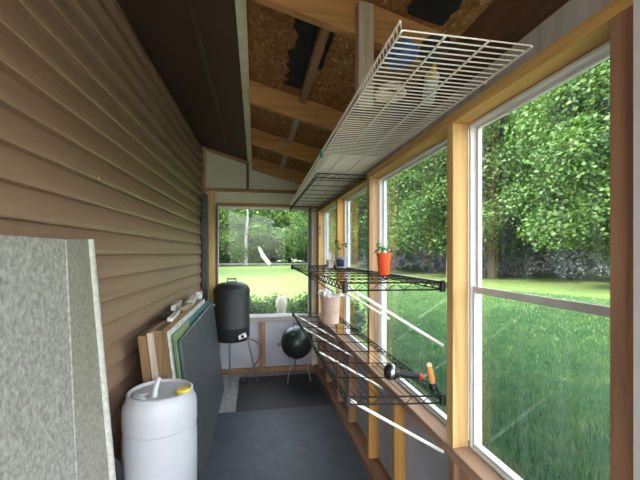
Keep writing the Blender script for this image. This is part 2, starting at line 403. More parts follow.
w6 = thing('window_6', 'window in the far wall looking over the sunny lawn', None, (.1, 4.25, .64), kind='structure')
f = MB(); f.box(-.449,-.425,4.24,4.29,.641,1.944).box(.640,.671,4.24,4.29,.641,1.944); f.build('jamb', 'darkframe', w6)
f = MB(); f.box(-.424,.639,4.25,4.28,.641,.668).box(-.424,.639,4.25,4.28,1.925,1.944); f.build('frame', 'alu', w6)
for q0, q1, yy in ((.669, 1.278, 4.252), (1.262, 1.924, 4.266)):
    s = .009; u = MB()
    u.box(-.424,-.424+s,yy,yy+.012,q0,q1).box(.639-s,.639,yy,yy+.012,q0,q1).box(-.424+s,.639-s,yy,yy+.012,q0,q0+s).box(-.424+s,.639-s,yy,yy+.012,q1-s,q1)
    sa = u.build('sash', 'alu', w6)
    MB().box(-.424+s,.639-s,yy+.004,yy+.008,q0+s,q1-s).build('pane', 'glass', sa)

# charcoal plank standing in the corner
tag(MB().box(-.580, -.527, 4.13, 4.185, .0, 2.06).build('corner_plank', 'charcoal', bevel=.003), 'tall charcoal plank standing upright in the far left corner', 'plank')
# post hanging from the first rafter
tag(MB().box(.384, .444, 1.291, 1.334, 1.96, 2.35).build('hanging_post', 'greypost', bevel=.002), 'short weathered grey post hanging from the nearest rafter', 'post')

# ------------------------------------------------------------------ mats
tag(MB().box(-.322, .692, .2, 3.19, .0, .012).build('rubber_mat', 'matblue', bevel=.003), 'long blue-grey rubber mat covering the near floor', 'mat')
tag(MB().box(-.165, .692, 3.195, 4.05, .0, .012).build('floor_mat', 'matblack', bevel=.003), 'square black mat on the far floor under the grill', 'mat')

# ------------------------------------------------------------------ fibreglass panel, near left
def sheet(rows, thick):
    """rows: list of vertical polylines (top..bottom) -> quads, given thickness toward -X"""
    mb = MB(); k = len(rows); n = len(rows[0]); vs = []
    for r in rows: vs += [tuple(p) for p in r]
    o = len(vs)
    for r in rows: vs += [(p[0]-thick, p[1], p[2]) for p in r]
    fs = []
    for i in range(k-1):
        for j in range(n-1):
            a, b, c, d = i*n+j, (i+1)*n+j, (i+1)*n+j+1, i*n+j+1
            fs += [(a, b, c, d), (a+o, d+o, c+o, b+o)]
    for i in range(k-1):
        fs += [(i*n, i*n+o, (i+1)*n+o, (i+1)*n), (i*n+n-1, (i+1)*n+n-1, (i+1)*n+n-1+o, i*n+n-1+o)]
    for j in range(n-1):
        fs += [(j, j+1, j+1+o, j+o), ((k-1)*n+j, (k-1)*n+j+o, (k-1)*n+j+1+o, (k-1)*n+j+1)]
    return mb.add(vs, fs)
PS = (1.14, 1.14, 1)
def col(top, bot, n=7): return [tuple((top[i]+(bot[i]-top[i])*t/(n-1))*PS[i] for i in range(3)) for t in range(n)]
fp = thing('fiberglass_panel', 'large mottled grey fibreglass panel leaning on the siding in front', 'panel', (-.45, .7, 0))
sheet([col((-.525, -.2, 1.443), (-.47, -.2, .0)), col((-.522, 1.105, 1.443), (-.470, 1.105, .0))], .010).build('main_sheet', 'fibre', fp)
sheet([col((-.522, 1.106, 1.444), (-.470, 1.106, .0)), col((-.556, 1.325, 1.452), (-.453, 1.325, .0))], .010).build('side_flange', 'fibre_tan', fp, label='tan folded flange of the panel')
MB().tube(col((-.560, 1.338, 1.452), (-.454, 1.338, .012)), .018, 10).build('rim', 'fibre_rim', fp, label='pale rounded rim')
MB().tube(col((-.521, 1.105, 1.440), (-.469, 1.105, .010)), .003, 6).build('crease', 'fibre', fp)

# ------------------------------------------------------------------ barrel
BX, BY = -.425, 1.73
br = thing('plastic_barrel', 'white plastic barrel standing on the floor before the leaning boards', 'barrel', (BX, BY, 0))
R = .158
prof = [(0,0),(R-.03,0),(R-.008,.012),(R,.05),(R,.56),(R-.004,.60),(R-.004,.61),(R,.615),(R,.69),(R-.004,.715),(R-.014,.735),(R-.018,.75),(R-.018,.762),(R-.026,.766),(R-.031,.762),(R-.036,.754),(0,.757)]
MB().lathe(prof, (BX,BY,0), 56).build('body', 'plastic', br)
bx, by = BX+.105, BY-.035
MB().lathe([(.030,.750),(.030,.769),(.026,.773),(0,.773)], (bx,by,0), 20).build('bung', 'yellow', br, label='yellow screw bung')
MB().lathe([(.030,.750),(.030,.765),(.022,.767),(0,.766)], (BX-.075,by+.01,0), 20).build('bung', 'plastic', br, label='white screw bung')
MB().tube([(BX-.012,BY-.06,.75),(BX-.010,BY-.055,.780),(BX-.005,BY-.04,.805),(BX+.002,BY-.03,.828)], [.015,.013,.011,.010], 12).build('spout', 'plastic', br)
MB().tube([(BX+.105*math.cos(t), BY+.105*math.sin(t), .760) for t in [PI*(1.05+.35*i/8) for i in range(9)]], [.004]+[.011]*7+[.004], 8).build('moulded_grip', 'plastic', br)

br.location.z = .0125
# black hose bundle between panel and barrel
hx, hy = -.560, 1.580
mb = MB()
for k in range(4):
    ox = (k-1.5)*.006; a = .026-.003*k
    pts = []
    for i in range(40):
        t = 2*PI*i/40
        pts.append((hx+ox*.5+a*math.cos(t), hy+(k-1.5)*.010, .288+(.279-.012*k)*math.sin(t)*(1 if abs(math.sin(t)) < .9 else 1)))
    mb.tube(pts, .0075, 8, closed=True)
tag(mb.build('hose_bundle', 'black'), 'black hose gathered in a tall loop beside the white barrel', 'hose')

# ------------------------------------------------------------------ boards leaning on the siding behind the barrel
LEAN = .105
def lean_slab(xt0, xt1, y0, y1, h, name, mat, label, cat, group=None, z0=0.0, dxy=0.0):
    """a sheet on edge, top between xt0 and xt1, leaning towards the house"""
    L = LEAN*.95/.9; q = LEAN*(h-.95)/.9
    v = [(xt0+L,y0,z0),(xt1+L,y0,z0),(xt1+L+dxy,y1,z0),(xt0+L+dxy,y1,z0),(xt0-q,y0,h),(xt1-q,y0,h),(xt1-q+dxy,y1,h),(xt0-q+dxy,y1,h)]
    o = MB().hexa(v).build(name, mat, bevel=.002)
    return tag(o, label, cat, group)
g = 'boards leaning on the siding'
lean_slab(-.574, -.536, 1.905, 3.05, .985, 'plywood_board', 'ply', 'thick brown board on edge, closest to the siding', 'board', g)
lean_slab(-.533, -.509, 1.915, 2.9, .995, 'pine_board', 'pink', 'pale pinkish pine board between two brown boards', 'board', g)
lean_slab(-.506, -.468, 1.95, 3.3, 1.00, 'plywood_board', 'ply', 'thick brown board on edge beside the white sheet', 'board', g)
lean_slab(-.466, -.459, 2.03, 3.45, .975, 'white_sheet', 'plywhite', 'thin white sheet with a chipped edge behind the teal sheet', 'board', g)
lean_slab(-.456, -.450, 2.10, 3.68, .945, 'teal_sheet', 'teal', 'dark teal sheet rising behind the charcoal table top', 'board', g)
# corrugated sheets
def corr(xt, y0, y1, h, label):
    L = LEAN*.95/.9; q = LEAN*(h-.95)/.9; n = 60; vs = []; fs = []
    for i in range(n+1):
        y = y0+(y1-y0)*i/n; w = .0011*math.sin(i*PI/2)
        vs += [(xt+w-q, y, h), (xt+L+w, y, 0.0)]
    for i in range(n): fs.append((2*i, 2*i+1, 2*i+3, 2*i+2))
    o = MB().add(vs, fs).build('corrugated_sheet', 'green_clear')
    s_ = o.modifiers.new('thick', 'SOLIDIFY'); s_.thickness = .001; s_.offset = 0
    tag(o, label, 'sheet', 'corrugated sheets')
corr(-.4475, 2.07, 2.55, .945, 'green corrugated sheet next to the teal sheet')
corr(-.4430, 2.09, 2.45, .915, 'green corrugated sheet touching the charcoal table top')
# scraps on the top edges
rnd = random.Random(4)
for i, (x, y, l, w, h, a, mt, lb) in enumerate((
    (-.500, 3.02, .34, .045, .035, .06, 'plywhite', 'long chipped white strip lying on the leaning boards'),
    (-.485, 2.66, .22, .035, .030, -.12, 'greypost', 'grey wood scrap lying on the leaning boards'),
    (-.555, 2.70, .26, .030, .045, .03, 'plywhite', 'short white strip on the brown board by the siding'),
    (-.484, 3.27, .13, .050, .060, .10, 'plywhite', 'white scrap block at the far end of the leaning boards'),
    (-.492, 2.32, .26, .030, .022, .04, 'plywhite', 'white strip at the near end of the leaning boards'),
    (-.550, 2.40, .15, .04, .022, -.05, 'black', 'black scrap lying on the brown board by the siding'))):
    zt = 1.003 if x > -.52 else .997
    c, s = math.cos(a), math.sin(a)
    vs = []
    for zz in (zt, zt+h):
        for (px, py) in ((-w/2, -l/2), (w/2, -l/2), (w/2, l/2), (-w/2, l/2)):
            vs.append((x+px*c-py*s, y+px*s+py*c, zz+py*.02))
    tag(MB().hexa(vs).build('wood_scrap', mt, bevel=.002), lb, 'scrap', 'scraps on the boards')
# charcoal table top
tb = thing('table_top', 'large charcoal table top standing on edge against the stacked boards', 'table top', (-.38, 2.95, 0))
def tt(x): return x
L = .155
v = [(-.330,2.16,.0125),(-.308,2.16,.0125),(-.308,3.73,.0125),(-.330,3.73,.0125),(-.434,2.12,.905),(-.412,2.12,.905),(-.412,3.70,.905),(-.434,3.70,.905)]
MB().hexa(v).build('board', 'tabletop', tb, bevel=.006)
MB().box(-.425, -.400, 3.702, 3.735, .865, .88).build('latch', 'white', tb, label='small white latch')

# ------------------------------------------------------------------ wire shelves
def wire_shelf(name, label, x0, x1, y0, y1, z, zr, braces, group, depth=.028, cross=.2, step=.027, sleeves=True):
    t = thing(name, label, 'shelf', ((x0+x1)/2, (y0+y1)/2, z), group)
    zz = lambda x: z+(zr-z)*(x-x0)/(x1-x0)
    fr = MB()
    for d in (0, -depth):
        fr.tube([(x0,y0,z+d),(x0,y1,z+d)], .0028, 6).tube([(x1,y0,zr+d),(x1,y1,zr+d)], .0028, 6)
        fr.tube([(x0,y0,z+d),(x1,y0,zr+d)], .0035, 6).tube([(x0,y1,z+d),(x1,y1,zr+d)], .0035, 6)
    fr.build('rim_frame', 'blackwire', t)
    zg = MB()
    def zig(p, q):
        p, q = Vector(p), Vector(q); n = max(2, int((q-p).length/.032)); pts = []
        for i in range(n+1):
            c = p.lerp(q, i/n); pts.append((c.x, c.y, c.z-(depth if i % 2 else 0)))
        zg.tube(pts, .002, 5)
    zig((x0,y0,z),(x1,y0,zr)); zig((x0,y0,z),(x0,y1,z)); zig((x1,y0,zr),(x1,y1,zr)); zig((x0,y1,z),(x1,y1,zr))
    zg.build('zigzag_truss', 'blackwire', t)
    dk = MB()
    n = int((x1-x0)/step)
    for i in range(1, n):
        x = x0+(x1-x0)*i/n
        dk.tube([(x,y0,zz(x)+.0035),(x,y1,zz(x)+.0035)], .0014, 5)
    m = int((y1-y0)/cross)
    for i in range(1, m):
        y = y0+(y1-y0)*i/m
        dk.tube([(x0,y,z-.001),(x1,y,zr-.001)], .0026, 5)
    dk.build('deck_wires', 'blackwire', t)
    if sleeves:
        for x, y in ((x0,y0),(x1-.009,y0),(x0,y1),(x1-.009,y1)):
            MB().lathe([(.009,-depth-.008),(.0115,-depth-.005),(.010,.006),(.008,.008)], (x,y,zz(x)), 12).build('corner_sleeve', 'black', t)
    for (y, zb, mt) in braces:
        MB().tube([(x0+.006,y,z-.012),(x1-.003,y,zb)], .0062 if mt == 'brace' else .005, 8).build('brace', mt, t, label='white diagonal brace' if mt == 'brace' else None)
    return t
wire_shelf('wire_shelf', 'black wire shelf at eye level carrying the orange pot', .330, .7335, 1.285, 3.20, 1.288, 1.284, [(1.292, 1.035, 'brace'), (1.86, 1.035, 'brace'), (3.18, 1.03, 'blackwire')], 'black wire shelves on the window wall')
wire_shelf('wire_shelf', 'black wire shelf at sill height carrying the beige bucket', .340, .7335, 1.285, 3.20, .862, .838, [(1.292, .615, 'brace'), (1.96, .615, 'brace'), (2.6, .615, 'brace'), (3.18, .615, 'brace')], 'black wire shelves on the window wall')
wire_shelf('wire_shelf', 'black wire shelf below the ceiling at the far end', .395, .728, 2.26, 4.10, 1.915, 1.915, [], 'black wire shelves on the window wall', sleeves=False)
# white closet shelf
ws = thing('wire_shelf', 'long white wire shelf hanging below the rafters at the window wall', 'shelf', (.55, 2.2, 1.955))
SLP = .014
def wx(x, y): return min(x+SLP*(y-.86), .7315)
Z = 1.955; a0, b0 = .360, .7315; ya, yb = .836, 4.12
dk = MB(); n = int((yb-ya)/.0254)
LIP = .022
for i in range(n+1):
    y = ya+(yb-ya)*i/n; xa, xb = wx(a0, y), wx(b0, y)-.0
    xb = min(xb, .7315)
    dk.tube([(xa-.002,y,Z+LIP),(xa,y,Z+.002),(xb,y,Z+.002)], .0022, 5)
dk.build('deck_wires', 'wire', ws)
rd = MB()
for x in (a0, a0+.118, a0+.240, b0):
    xe = min(wx(x, yb), .7315)
    rd.tube([(wx(x,ya),ya-.002,Z-.002),(xe,yb+.002,Z-.002)], .0033, 6)
rd.tube([(wx(a0,ya)-.004,ya-.002,Z+LIP),(wx(a0,yb)-.004,yb,Z+LIP)], .0033, 6)
rd.build('long_rods', 'wire', ws)
MB().box(wx(a0,1.98)-.010, wx(a0,1.98)+.004, 1.96, 2.01, Z-.006, Z+LIP+.006).build('tag', 'tag', ws, label='green plastic tag')
MB().tube([(.728,1.03,Z),(.728,1.03,Z-.006),(.734,1.03,Z-.008)], .004, 6).build('wall_clip', 'brace', ws)
# pale boards on the far part of the shelf
tag(MB().box(.43, .72, 2.02, 4.05, 1.9595, 1.975).build('pale_board', 'panel', bevel=.002), 'long pale board lying on the far part of the white wire shelf', 'board')
# things on the near end of the white shelf
def blob(name, mat, c, r, seed, amp=.25, n=20):
    bm = bmesh.new(); bmesh.ops.create_icosphere(bm, subdivisions=4, radius=1)
    rn = random.Random(seed); ph = [(rn.uniform(2, 6), rn.uniform(2, 6), rn.uniform(2, 6), rn.uniform(0, 6)) for _ in range(7)]
    vs = []
    for v in bm.verts:
        p = v.co; d = 1+amp*sum(math.sin(a*p.x+b*p.y+c_*p.z+q) for a, b, c_, q in ph)/5
        z = max(p.z*d, -.55)
        vs.append((c[0]+p.x*d*r[0], c[1]+p.y*d*r[1], c[2]+(z+.55)*r[2]))
    fs = [tuple(v.index for v in f.verts) for f in bm.faces]; bm.free()
    return MB().add(vs, fs, True).build(name, mat)
ZS = Z+.0045
tag(blob('tarp_bundle', 'blue', (.42, .975, ZS), (.038, .06, .026), 3, .35), 'crumpled blue tarp bundle on the near end of the white shelf', 'tarp')
tag(blob('work_glove', 'black', (.50, .925, ZS), (.038, .05, .03), 5, .4), 'black work glove lying beside the blue tarp bundle', 'glove')
mb = MB()
for k in range(3):
    rr = .050-.006*k
    mb.tube([(.475+rr*math.cos(2*PI*i/28), 1.20+rr*1.1*math.sin(2*PI*i/28), ZS+.006+.009*k) for i in range(28)], .006, 7, closed=True)
tag(mb.build('rope_coil', 'rope'), 'small coil of cream rope on the white shelf', 'rope')
ct = thing('caulk_tube', 'white caulk tube with a yellow nozzle lying on the white shelf', 'tube', (.59, 1.15, ZS))
d = Vector((.40, .92, 0)).normalized(); o_ = Vector((.575, 1.085, ZS+.024))
MB().lathe([(0,0),(.022,0),(.0235,.003),(.0235,.185),(.022,.19),(0,.19)], o_, 20, d).build('cartridge', 'plastic', ct)
MB().lathe([(.012,0),(.010,.02),(.004,.085),(0,.086)], o_, 14, -d).build('nozzle', 'yellow', ct, label='yellow nozzle')

# ------------------------------------------------------------------ things on the black shelves
# orange pot with plant
px, py, pz = .615, 1.64, 1.293
pot = thing('flower_pot', 'orange plastic cup with a small seedling on the upper black shelf', 'pot', (px, py, pz))
pr = [(0,0),(.0235,0),(.025,.003),(.0345,.098),(.037,.100),(.037,.108),(.034,.108),(.0325,.100),(.031,.092)]
mb = MB().lathe(pr, (px,py,pz), 36)
mb.build('cup', 'orange', pot)
MB().lathe([(0,.09),(.031,.092)], (px,py,pz), 24).build('soil', 'soil', pot)
def leaf_mesh(mb, base, direction, length, width, droop):
    d = Vector(direction).normalized(); s = d.cross(Vector((0,0,1)));
    if s.length < .05: s = Vector((1,0,0))
    s.normalize(); n = 6; vs = []; fs = []
    for i in range(n+1):
        t = i/n; w = width*math.sin(PI*min(.97, t*.93+.05))
        c = Vector(base)+d*length*t+Vector((0,0,-droop*t*t*length))
        vs += [c-s*w+Vector((0,0,.15*w)), c, c+s*w+Vector((0,0,.15*w))]
    for i in range(n): fs += [(i*3,i*3+1,i*3+4,i*3+3),(i*3+1,i*3+2,i*3+5,i*3+4)]
    mb.add(vs, fs, True)
st = MB(); lf = MB()
for (a, ln, h) in ((2.6, .05, .02), (3.4, .045, .03), (.4, .04, .035), (1.6, .05, .045), (4.6, .04, .04), (2.0, .035, .06)):
    top = (px-.01+.006*math.cos(a), py+.006*math.sin(a), pz+.092+h)
    st.tube([(px-.01, py, pz+.09), top], .0016, 5)
    leaf_mesh(lf, top, (math.cos(a), math.sin(a), .45), ln, .011, .9)
st.build('stem', 'sprout', pot); lf.build('leaves', 'sprout', pot)
# seedling cup
cx, cy, cz = .615, 2.50, 1.292
cp = thing('seedling_cup', 'white cup with a navy label holding pale seedlings on the upper black shelf', 'cup', (cx, cy, cz))
MB().lathe([(0,0),(.036,0),(.038,.004),(.047,.074),(.049,.076),(.049,.081),(.046,.081),(.044,.07),(0,.066)], (cx,cy,cz), 32).build('cup', 'plastic', cp)
lbm = MB(); vs = []; fs = []
for i in range(9):
    t = math.radians(205+i*10)
    for z_, r_ in ((.012, .0402), (.062, .0460)): vs.append((cx+r_*math.cos(t), cy+r_*math.sin(t), cz+z_))
for i in range(8): fs.append((2*i, 2*i+2, 2*i+3, 2*i+1))
lb = lbm.add(vs, fs, True).build('label_patch', 'navy', cp); s_ = lb.modifiers.new('t', 'SOLIDIFY'); s_.thickness = .001
st = MB(); lf = MB(); rn = random.Random(9)
for k in range(9):
    a = rn.uniform(0, 2*PI); b = (cx+.025*math.cos(a), cy+.025*math.sin(a), cz+.066)
    h = rn.uniform(.07, .15); top = (b[0]+rn.uniform(-.015, .015), b[1]+rn.uniform(-.015, .015), b[2]+h)
    st.tube([b, top], .0013, 5)
    for q in range(3):
        aa = a+q*2.1; leaf_mesh(lf, top, (math.cos(aa), math.sin(aa), .5), .04, .009, .8)
st.build('stem', 'sprout', cp); lf.build('leaves', 'leaf_b', cp)
wx_, wy_ = .545, 2.56
wc = thing('paper_cup', 'small white cup with a bent tag behind the seedling cup', 'cup', (wx_, wy_, cz))
MB().lathe([(0,0),(.022,0),(.029,.058),(.0305,.060),(.028,.060),(.026,.05),(0,.048)], (wx_, wy_, cz), 24).build('cup', 'white', wc)
MB().hexa([(wx_-.008,wy_,cz+.045),(wx_+.008,wy_,cz+.045),(wx_+.008,wy_+.002,cz+.045),(wx_-.008,wy_+.002,cz+.045),(wx_-.012,wy_-.004,cz+.11),(wx_+.004,wy_-.004,cz+.115),(wx_+.004,wy_-.002,cz+.115),(wx_-.012,wy_-.002,cz+.11)]).build('tag', 'white', wc)
# beige bucket
zsh = lambda x: .862-.024*(x-.34)/.388+.005
kx, ky = .575, 2.69; kz = zsh(kx)+.004
bk = thing('bucket', 'beige plastic bucket with a crumpled white liner on the lower black shelf', 'bucket', (kx, ky, kz))
MB().lathe([(0,0),(.060,0),(.064,.004),(.078,.205),(.083,.207),(.083,.218),(.078,.219),(.073,.205),(0,.19)], (kx,ky,kz), 40).build('pail', 'bucket', bk)
lv = []; lfz = []; n = 36
rn = random.Random(5)
for ring, (r_, z_) in enumerate(((.055, .205), (.079, .228), (.098, .205))):
    for j in range(n):
        t = 2*PI*j/n; rr = r_+(rn.uniform(-.008, .012) if ring else 0)
        lv.append((kx+rr*math.cos(t), ky+rr*math.sin(t), kz+z_+rn.uniform(-.010, .016)+(.018 if math.cos(t-2.6) > .3 and ring else 0)))
for r_ in range(2):
    for j in range(n): lfz.append((r_*n+j, r_*n+(j+1) % n, (r_+1)*n+(j+1) % n, (r_+1)*n+j))
ln_ = MB().add(lv, lfz, False).build('liner', 'white', bk, label='crumpled white plastic liner'); s_ = ln_.modifiers.new('t', 'SOLIDIFY'); s_.thickness = .0012
MB().tube([(kx-.083*math.cos(t)*1.0, ky-.086*math.sin(t)-.0, kz+.20-.11*math.sin(t)) for t in [PI*i/14 for i in range(15)]], .002, 6).build('bail_handle', 'steel', bk)
# torch
tx, ty = .572, 1.452; tz = zsh(tx)+.041
fl_ = thing('torch', 'black torch with a round head and a red end cap on the lower shelf', 'torch', (tx, ty, zsh(tx)))
ax = Vector((.955, -.16, -.17)).normalized(); c0 = Vector((tx-.02, ty, tz))
MB().lathe([(0,-.004),(.020,-.003),(.029,.004),(.0335,.016),(.0335,.030),(.030,.044),(.021,.056),(.0155,.064),(0,.064)], c0, 28, ax).build('head', 'black', fl_)
MB().lathe([(.034,.018),(.0352,.022),(.0352,.028),(.034,.032)], c0, 28, ax).build('bezel_ring', 'steel', fl_)
MB().lathe([(0,.0645),(.0135,.0645),(.0145,.10),(.0135,.146),(0,.146)], c0, 20, ax).build('grip', 'black', fl_)
MB().lathe([(0,.1465),(.0145,.1465),(.0145,.160),(.010,.166),(0,.166)], c0, 20, ax).build('end_cap', 'red', fl_, label='red end cap')
# orange handled tool
ox, oy = .712, 1.330; oz = zsh(ox)+.002
ht = thing('hand_tool', 'upright garden hand tool with an orange handle beside the yellow stud', 'hand tool', (ox, oy, oz))
ax = Vector((-.20, .03, 1)).normalized(); c0 = Vector((ox, oy, oz+.004))
MB().lathe([(0,0),(.017,0),(.018,.006),(.015,.018),(.011,.024),(0,.024)], c0, 20, ax).build('socket', 'black', ht)
MB().lathe([(0,.023),(.0095,.023),(.012,.035),(.0125,.065),(.011,.085),(.0115,.094),(0,.094)], c0, 20, ax).build('handle', 'peach', ht)
MB().lathe([(0,.0945),(.0115,.0945),(.011,.103),(.007,.108),(0,.109)], c0, 20, ax).build('butt_cap', 'tip', ht, label='cream butt cap')

# ------------------------------------------------------------------ fryer
fx, fy = -.246, 3.935
fr = thing('cooker', 'black drum shaped gas cooker on thin legs before the far window', 'cooker', (fx, fy, 0))
MB().lathe([(0,.455),(.12,.455),(.170,.470),(.188,.50),(.190,.60),(.192,.605),(.192,.625),(.190,.63),(.190,.965),(.187,.985),(.180,.992)], (fx,fy,0), 48).build('body', 'enamel', fr)
MB().lathe([(.193,.975),(.194,.995),(.188,1.02),(.165,1.055),(.11,1.083),(.05,1.095),(0,1.097)], (fx,fy,0), 48).build('lid', 'enamel', fr)
MB().tube([(fx-.045,fy-.01,1.088),(fx-.045,fy-.01,1.125),(fx+.045,fy-.01,1.125),(fx+.045,fy-.01,1.088)], .007, 8).build('lid_handle', 'blackwire', fr)
MB().box(fx-.05, fx+.05, fy-.022, fy+.004, 1.112, 1.134).build('lid_grip', 'greypost', fr, bevel=.004)
for a, rf in ((-1.64, .17), (-.12, .27), (2.5, .19)):
    b = Vector((fx+.165*math.cos(a), fy+.165*math.sin(a), .49)); e = Vector((fx+rf*math.cos(a), fy+rf*math.sin(a), .018 if a < .5 and a > -1 else .005))
    MB().tube([b, b.lerp(e, .5), e], .0075, 8).build('leg', 'steel', fr)
cb = MB().hexa([(fx+.085,fy-.205,.505),(fx+.165,fy-.165,.525),(fx+.150,fy-.13,.525),(fx+.085,fy-.17,.505),(fx+.075,fy-.200,.545),(fx+.155,fy-.160,.570),(fx+.140,fy-.13,.570),(fx+.075,fy-.17,.545)]).build('control_box', 'white', fr, bevel=.005, label='pale control box')
MB().lathe([(.016,0),(.014,.012),(0,.013)], (fx+.120,fy-.183,.537), 16, (.42,-.90,.1)).build('knob', 'black', cb)
hp = [(fx+.135,fy-.15,.53),(fx+.18,fy-.12,.50),(fx+.27,fy-.06,.44),(fx+.32,fy-.02,.36),(fx+.31,fy-.01,.27),(fx+.24,fy-.02,.18),(fx+.17,fy-.03,.10),(fx+.12,fy-.05,.05)]
# smooth hose
def smooth(pts, n=6):
    P = [Vector(p) for p in pts]; out = []
    for i in range(len(P)-1):
        a, b, c, d = P[max(i-1,0)], P[i], P[i+1], P[min(i+2,len(P)-1)]
        for k in range(n):
            t = k/n; out.append(.5*((2*b)+(c-a)*t+(2*a-5*b+4*c-d)*t*t+(3*b-a-3*c+d)*t**3))
    out.append(P[-1]); return out
MB().tube(smooth(hp), .0065, 8).build('gas_hose', 'hose', fr)
MB().lathe([(0,0),(.028,0),(.034,.012),(.034,.03),(.02,.045),(.012,.06),(0,.06)], (fx+.11,fy-.05,.012), 20).build('regulator', 'black', fr)
# kettle grill
gx, gy = .455, 3.90
gk = thing('kettle_grill', 'small round black kettle grill on short legs in the far corner', 'grill', (gx, gy, .012))
bowl = [(0,.235)]; lid = []
for i in range(1, 9):
    t = PI/2*i/8; bowl.append((.172*math.sin(t), .41-.175*math.cos(t)))
bowl += [(.178,.412),(.178,.420)]
for i in range(0, 9):
    t = PI/2*i/8; lid.append((.175*math.cos(t), .425+.165*math.sin(t)))
lid[-1] = (0, .59)
MB().lathe(bowl, (gx,gy,0), 44).build('bowl', 'enamel', gk)
MB().lathe([(.180,.418),(.180,.428)]+lid, (gx,gy,0), 44).build('lid', 'green_enamel', gk)
MB().tube([(gx-.04,gy,.585),(gx-.04,gy,.625),(gx+.04,gy,.625),(gx+.04,gy,.585)], .006, 8).build('lid_handle', 'black', gk)
MB().lathe([(0,.6),(.022,.0),(.0,.004)][1:], (gx-.06,gy-.11,.535), 14, (-.4,-.6,.8)).build('vent', 'steel', gk)
for a in (-2.25, -.75, 1.57):
    MB().tube([(gx+.11*math.cos(a),gy+.11*math.sin(a),.285),(gx+.185*math.cos(a),gy+.185*math.sin(a),.018)], .007, 8).build('leg', 'steel', gk)
MB().tube([(gx-.178,gy-.03,.40),(gx-.205,gy-.03,.40),(gx-.205,gy+.03,.40),(gx-.178,gy+.03,.40)], .006, 8).build('side_handle', 'black', gk)

# ------------------------------------------------------------------ garden
def leaf_cloud(name, mat, parent, centers, count, size, seed, flat=.85):
    """centers: (x,y,z,rx,ry,rz) clumps; folded leaves scattered near the clump surfaces"""
    r = np.random.default_rng(seed)
    C = np.array(centers); w = C[:,3]*C[:,4]+C[:,5]*C[:,3]; w = w/w.sum()
    idx = r.choice(len(C), count, p=w)
    d = r.normal(size=(count,3)); d /= np.linalg.norm(d,axis=1)[:,None]
    rad = (.25+.75*r.random(count)**.6)[:,None]*(1+.12*r.normal(size=(count,1)))
    p = C[idx,:3]+d*rad*C[idx,3:6]
    a = r.normal(size=(count,3)); a[:,2] *= .6; a /= np.linalg.norm(a,axis=1)[:,None]
    nrm = d+.8*r.normal(size=(count,3)); nrm[:,2] += .5; b = np.cross(nrm,a); b /= np.linalg.norm(b,axis=1)[:,None]+1e-9
    nn = np.cross(a,b)
    s = size*(.6+.8*r.random(count))[:,None]
    v = np.empty((count,4,3)); v[:,0] = p-a*s*.5; v[:,1] = p+b*s*.36+nn*s*.1; v[:,2] = p+a*s*.55; v[:,3] = p-b*s*.36+nn*s*.1
    me = bpy.data.meshes.new(name); nf = count
    me.vertices.add(count*4); me.vertices.foreach_set('co', v.reshape(-1))
    fi = np.arange(count)*4
    tri = np.stack([fi,fi+1,fi+2,fi,fi+2,fi+3],1).reshape(-1)
    me.loops.add(count*6); me.loops.foreach_set('vertex_index', tri.astype(np.int32))
    me.polygons.add(count*2); me.polygons.foreach_set('loop_start', (np.arange(count*2)*3).astype(np.int32))
    me.update(calc_edges=True); me.validate()
    me.materials.append(M[mat])
    o = bpy.data.objects.new(name, me); COL.objects.link(o); o.parent = parent; return o
def make_tree(label, cat, group, mat, h, rad, base, seed, count, size, trunk=.22, bark='bark'):
    rn = random.Random(seed)
    t = thing('tree', label, cat, (0,0,0), group)
    mb = MB(); th = h*.8
    pts = [(0,0,-.1)]+[(rn.uniform(-.12,.12)*i, rn.uniform(-.12,.12)*i, th*i/5) for i in range(1,6)]
    mb.tube(pts, [trunk*1.3, trunk, trunk*.85, trunk*.6, trunk*.4, trunk*.15], 10)
    cl = []
    n = 26
    for k in range(n):
        a = 2.399*k+rn.uniform(-.3,.3); u = (k+.5)/n
        z = base+rad*.14+(h-base-rad*.30)*u
        prof = math.sin(PI*min(1, max(.0, .34+.62*u)))**.8
        rr = rad*.78*prof*rn.uniform(.75,1.05)
        q = rad*rn.uniform(.28,.42)
        cl.append((rr*math.cos(a), rr*math.sin(a), z, q, q, q*.72))
        if k % 2 == 0:
            s0 = Vector((0,0,max(1.2, z*.62))); e = Vector((rr*math.cos(a)*.9, rr*math.sin(a)*.9, z))
            mb.tube([s0, s0.lerp(e,.5)+Vector((0,0,.2)), e], [trunk*.3, trunk*.2, trunk*.05], 6)
    for q in range(5): cl.append((0, 0, base+rad*.35+(h-base-rad*.9)*q/4, rad*.55, rad*.55, rad*.4))
    mb.build('trunk', bark, t)
    cr = leaf_cloud('crown', mat, t, cl, count, size, seed)
    return t
def copy_tree(t, label, loc, rot, s):
    c = t.copy(); COL.objects.link(c); c['label'] = label
    for ch in t.children:
        d = ch.copy(); COL.objects.link(d); d.parent = c
    c.location = loc; c.rotation_euler = (0,0,rot); c.scale = (s,s,s); return c
G1 = 'trees beyond the side lawn'
A = make_tree('broad leafy tree filling the nearest window', 'tree', G1, 'leafy', 11.5, 4.6, 1.45, 11, 105000, .16)
B = make_tree('leafy tree with a bare dark trunk behind the orange pot', 'tree', G1, 'leafy', 12.5, 4.6, 1.75, 12, 85000, .16, .26)
Cc = make_tree('light green tree at the back edge of the sunny lawn', 'tree', 'trees behind the sunny lawn', 'leaf_b', 12, 6.0, .35, 13, 22000, .42, .25)
D = make_tree('dark tree at the back edge of the sunny lawn', 'tree', 'trees behind the sunny lawn', 'leaf_d', 14, 6.0, .0, 14, 20000, .5, .3)
A.location = (15.2, 12.0, -.2); A.rotation_euler[2] = .4
B.location = (11.6, 19.5, -.2)
